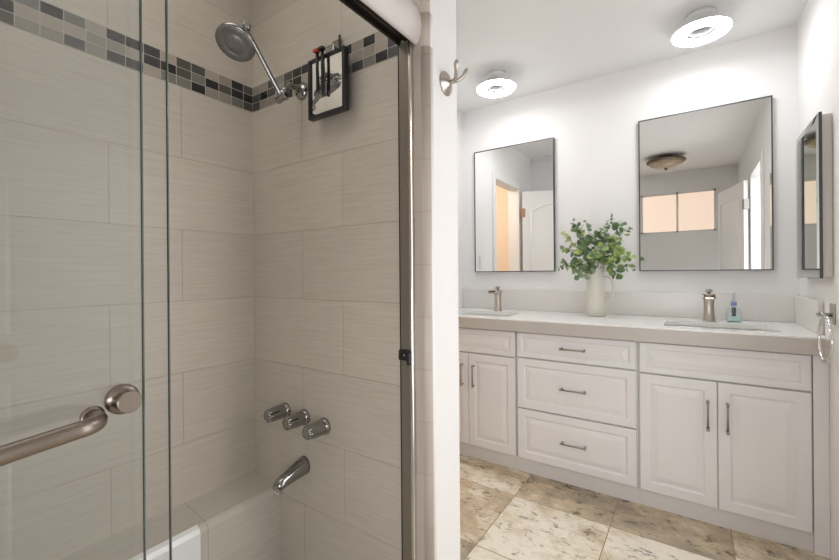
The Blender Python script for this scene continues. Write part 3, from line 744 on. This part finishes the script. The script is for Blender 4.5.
TIPS = [(-0.205, 1.20), (-0.185, 1.31), (-0.165, 1.40), (-0.12, 1.45), (-0.135, 1.50), (-0.07, 1.44), (-0.03, 1.47), (0.0, 1.40), (0.035, 1.42), (0.06, 1.48), (0.105, 1.50), (0.155, 1.45), (0.13, 1.37), (0.185, 1.42), (0.15, 1.29), (0.20, 1.25), (0.205, 1.18), (0.10, 1.22), (0.02, 1.26), (-0.06, 1.30), (-0.14, 1.19), (-0.09, 1.15), (0.16, 1.13), (-0.02, 1.15), (0.06, 1.32), (-0.10, 1.36)]
for k, (dx, tz) in enumerate(TIPS):
    dy = random.uniform(-0.13, 0.085)
    if k in (17, 18, 19, 21, 23): dy = -0.13
    p0 = Vector((px + random.uniform(-0.02, 0.02), py + random.uniform(-0.02, 0.02), ZT + 0.16))
    p1 = Vector((px + dx * 0.16, py + dy * 0.16, ZT + 0.315)); p3 = Vector((px + dx, py + dy, 1.18 + (tz - 1.18) * 0.97)); p2 = p1.lerp(p3, 0.5) + Vector((0, 0, 0.05))
    pts = []
    for i in range(17):
        s_ = i / 16; a = p0.lerp(p1, s_); b = p1.lerp(p2, s_); c = p2.lerp(p3, s_); d_ = a.lerp(b, s_); e_ = b.lerp(c, s_); pts.append(d_.lerp(e_, s_))
    stem = MB().tube(pts, [0.0019 - 0.0011 * i / 16 for i in range(17)], 6).build('sprig', m_stem, eu)
    mb = MB(); pal = random.choice(((0, 0, 1), (0, 2, 3), (1, 2, 0), (2, 2, 1), (0, 1, 2)))
    if tz < 1.30 and dx > 0.05: pal = (2, 2, 0)
    if tz > 1.46: pal = (1, 3, 3)
    start = 7
    for i in (8, 10, 11, 13, 14, 15, 16):
        for sg in (-1, 1):
            dr = (pts[min(i + 1, 16)] - pts[i - 1]).normalized()
            out = Vector((random.gauss(0, 1), random.gauss(0, 1), random.gauss(0, 0.5)))
            out = (out - dr * out.dot(dr)).normalized()
            d2 = (out * sg + dr * 0.5 + Vector((0, 0, random.uniform(-0.2, 0.15)))).normalized()
            nrm = Vector((random.gauss(0.1, 0.5), random.gauss(-0.9, 0.5), random.gauss(0.5, 0.5)))
            sz = random.uniform(0.030, 0.050) * (1.0 if i < 15 else 0.7) * (0.7 if tz > 1.46 else 1)
            leaf(mb, pts[i] + d2 * 0.004, d2, nrm, sz, random.choice(pal))
    mb.build('foliage', m_leafs, stem, recalc=False)

# ------------------------------------------------------------------ mirrors
def wall_mirror(lb, x0, x1, z0, z1):
    t = thing('wall_mirror', lb, 'mirror', ((x0 + x1) / 2, YW, z0)); fw_ = 0.006; y0_ = YW - 0.024
    mb = MB()
    for a in ((x0, x1, z0, z0 + fw_), (x0, x1, z1 - fw_, z1), (x0, x0 + fw_, z0 + fw_, z1 - fw_), (x1 - fw_, x1, z0 + fw_, z1 - fw_)):
        mb.box(a[0], a[1], y0_, YW, a[2], a[3])
    mb.build('frame', m_frame, t)
    MB().box(x0 + fw_, x1 - fw_, y0_ + 0.003, y0_ + 0.008, z0 + fw_, z1 - fw_).build('mirror_glass', m_mirror, t)
wall_mirror('thin framed wall mirror over the left sink, reflecting an open doorway', -1.390, -0.784, 1.172, 2.094)
wall_mirror('thin framed wall mirror over the right sink, reflecting the window', -0.272, 0.352, 1.168, 2.090)

t = thing('medicine_cabinet', 'slim mirrored medicine cabinet hanging on the right wall', 'cabinet', (XR, 2.4, 1.135))
MB().box(XR - 0.030, XR - 0.0005, 2.200, 2.605, 1.140, 1.780, 0.002).build('body', m_panel, t)
dm = MB(); dm.box(XR - 0.040, XR - 0.0305, 2.190, 2.615, 1.133, 1.788)
dm = dm.build('mirror_door', m_frame, t)
y0, y1, z0, z1, xx, bv = 2.192, 2.613, 1.135, 1.786, XR - 0.0402, 0.024
mb = MB(); A = [mb.bm.verts.new(p) for p in ((xx, y0, z0), (xx, y1, z0), (xx, y1, z1), (xx, y0, z1))]
B = [mb.bm.verts.new(p) for p in ((xx - 0.003, y0 + bv, z0 + bv), (xx - 0.003, y1 - bv, z0 + bv), (xx - 0.003, y1 - bv, z1 - bv), (xx - 0.003, y0 + bv, z1 - bv))]
for i in range(4): mb.bm.faces.new((A[i], A[(i + 1) % 4], B[(i + 1) % 4], B[i]))
mb.bm.faces.new(B); C_ = [mb.bm.verts.new((xx + 0.0001, v.co.y, v.co.z)) for v in A]
mb.bm.faces.new(C_)
for i in range(4): mb.bm.faces.new((A[i], C_[i], C_[(i + 1) % 4], A[(i + 1) % 4]))
mb.build('bevelled_glass', m_mirror_d, dm)

t = thing('towel_ring', 'chrome towel ring on the right wall beside the countertop end', 'towel ring', (XR, 2.16, 0.99))
MB().box(XR - 0.008, XR, 2.172, 2.222, 0.955, 1.035, 0.003).build('wall_plate', m_nickel, t)
mb = MB(); mb.tube([(XR - 0.008, 2.197, 0.990), (XR - 0.045, 2.197, 0.990)], 0.008, 16); mb.tube([(XR - 0.040, 2.222, 0.990), (XR - 0.040, 2.095, 0.990)], 0.0065, 14)
mb.build('post', m_chrome_dk, t)
mb = MB(); mb.tube([(XR - 0.040, 2.120 + 0.090 * math.sin(2 * PI * i / 48), 0.903 + 0.090 * math.cos(2 * PI * i / 48)) for i in range(48)], 0.0055, 14, closed=True)
mb.build('ring', m_chrome, t)

# ------------------------------------------------------------------ ceiling lamps
def ring_lamp(cx_, cy_, lb, Rm=0.091, rm=0.032):
    t = thing('ring_ceiling_light', lb, 'ceiling light', (cx_, cy_, ZC), 'round ceiling lights over the vanity')
    mb = MB(); mb.lathe((cx_, cy_, ZC), (0, 0, -1), [(0.062, 0), (0.062, 0.016), (0.056, 0.024), (0.048, 0.028), (0.048, 0.078)], 40)
    mb.build('ceiling_base', m_lampw, t)
    zc = 2.348; mb = MB(); N = 64; n = 20; rings = []
    for i in range(N):
        a = 2 * PI * i / N; rings.append([mb.bm.verts.new((cx_ + (Rm + rm * math.cos(b)) * math.cos(a), cy_ + (Rm + rm * math.cos(b)) * math.sin(a), zc + 0.42 * rm * math.sin(b))) for b in [2 * PI * k / n for k in range(n)]])
    for i in range(N):
        A, B = rings[i], rings[(i + 1) % N]
        for k in range(n):
            f = mb.bm.faces.new((A[k], A[(k + 1) % n], B[(k + 1) % n], B[k])); f.smooth = True; f.material_index = 1 if 0 <= k < n // 2 else 0
    mb.build('light_ring', [m_ring, m_lampw], t)
    MB().lathe((cx_, cy_, zc + 0.012), (0, 0, -1), [(Rm - rm + 0.004, 0), (Rm - rm + 0.004, 0.006), (0.03, 0.010), (0.004, 0.010)], 40).build('hub_plate', m_hub, t)
ring_lamp(-1.037, 2.407, 'glowing white ring ceiling light over the left sink')
ring_lamp(0.040, 2.43, 'glowing white ring ceiling light over the right sink')

t = thing('bowl_ceiling_light', 'bronze rimmed bowl ceiling light reflected in the right mirror', 'ceiling light', (-0.24, 0.39, ZC))
c0 = (-0.24, 0.39, ZC)
MB().lathe(c0, (0, 0, -1), [(0.07, 0), (0.07, 0.02), (0.02, 0.03), (0.02, 0.05)], 32).build('canopy', m_bronze2, t)
MB().lathe((-0.24, 0.39, ZC - 0.045), (0, 0, -1), [(0.172, 0), (0.190, 0.004), (0.190, 0.016), (0.176, 0.022)], 48).build('rim', m_bronze2, t)
MB().lathe((-0.24, 0.39, ZC - 0.068), (0, 0, -1), [(0.174, 0), (0.155, 0.022), (0.11, 0.045), (0.05, 0.060), (0.004, 0.063)], 48).build('glass_bowl', m_bowl, t)
MB().lathe((-0.24, 0.39, ZC - 0.130), (0, 0, -1), [(0.014, 0), (0.018, 0.006), (0.010, 0.018), (0.004, 0.026)], 20).build('finial', m_bronze2, t)

for o in bpy.data.objects:
    if '_o' in o: del o['_o']
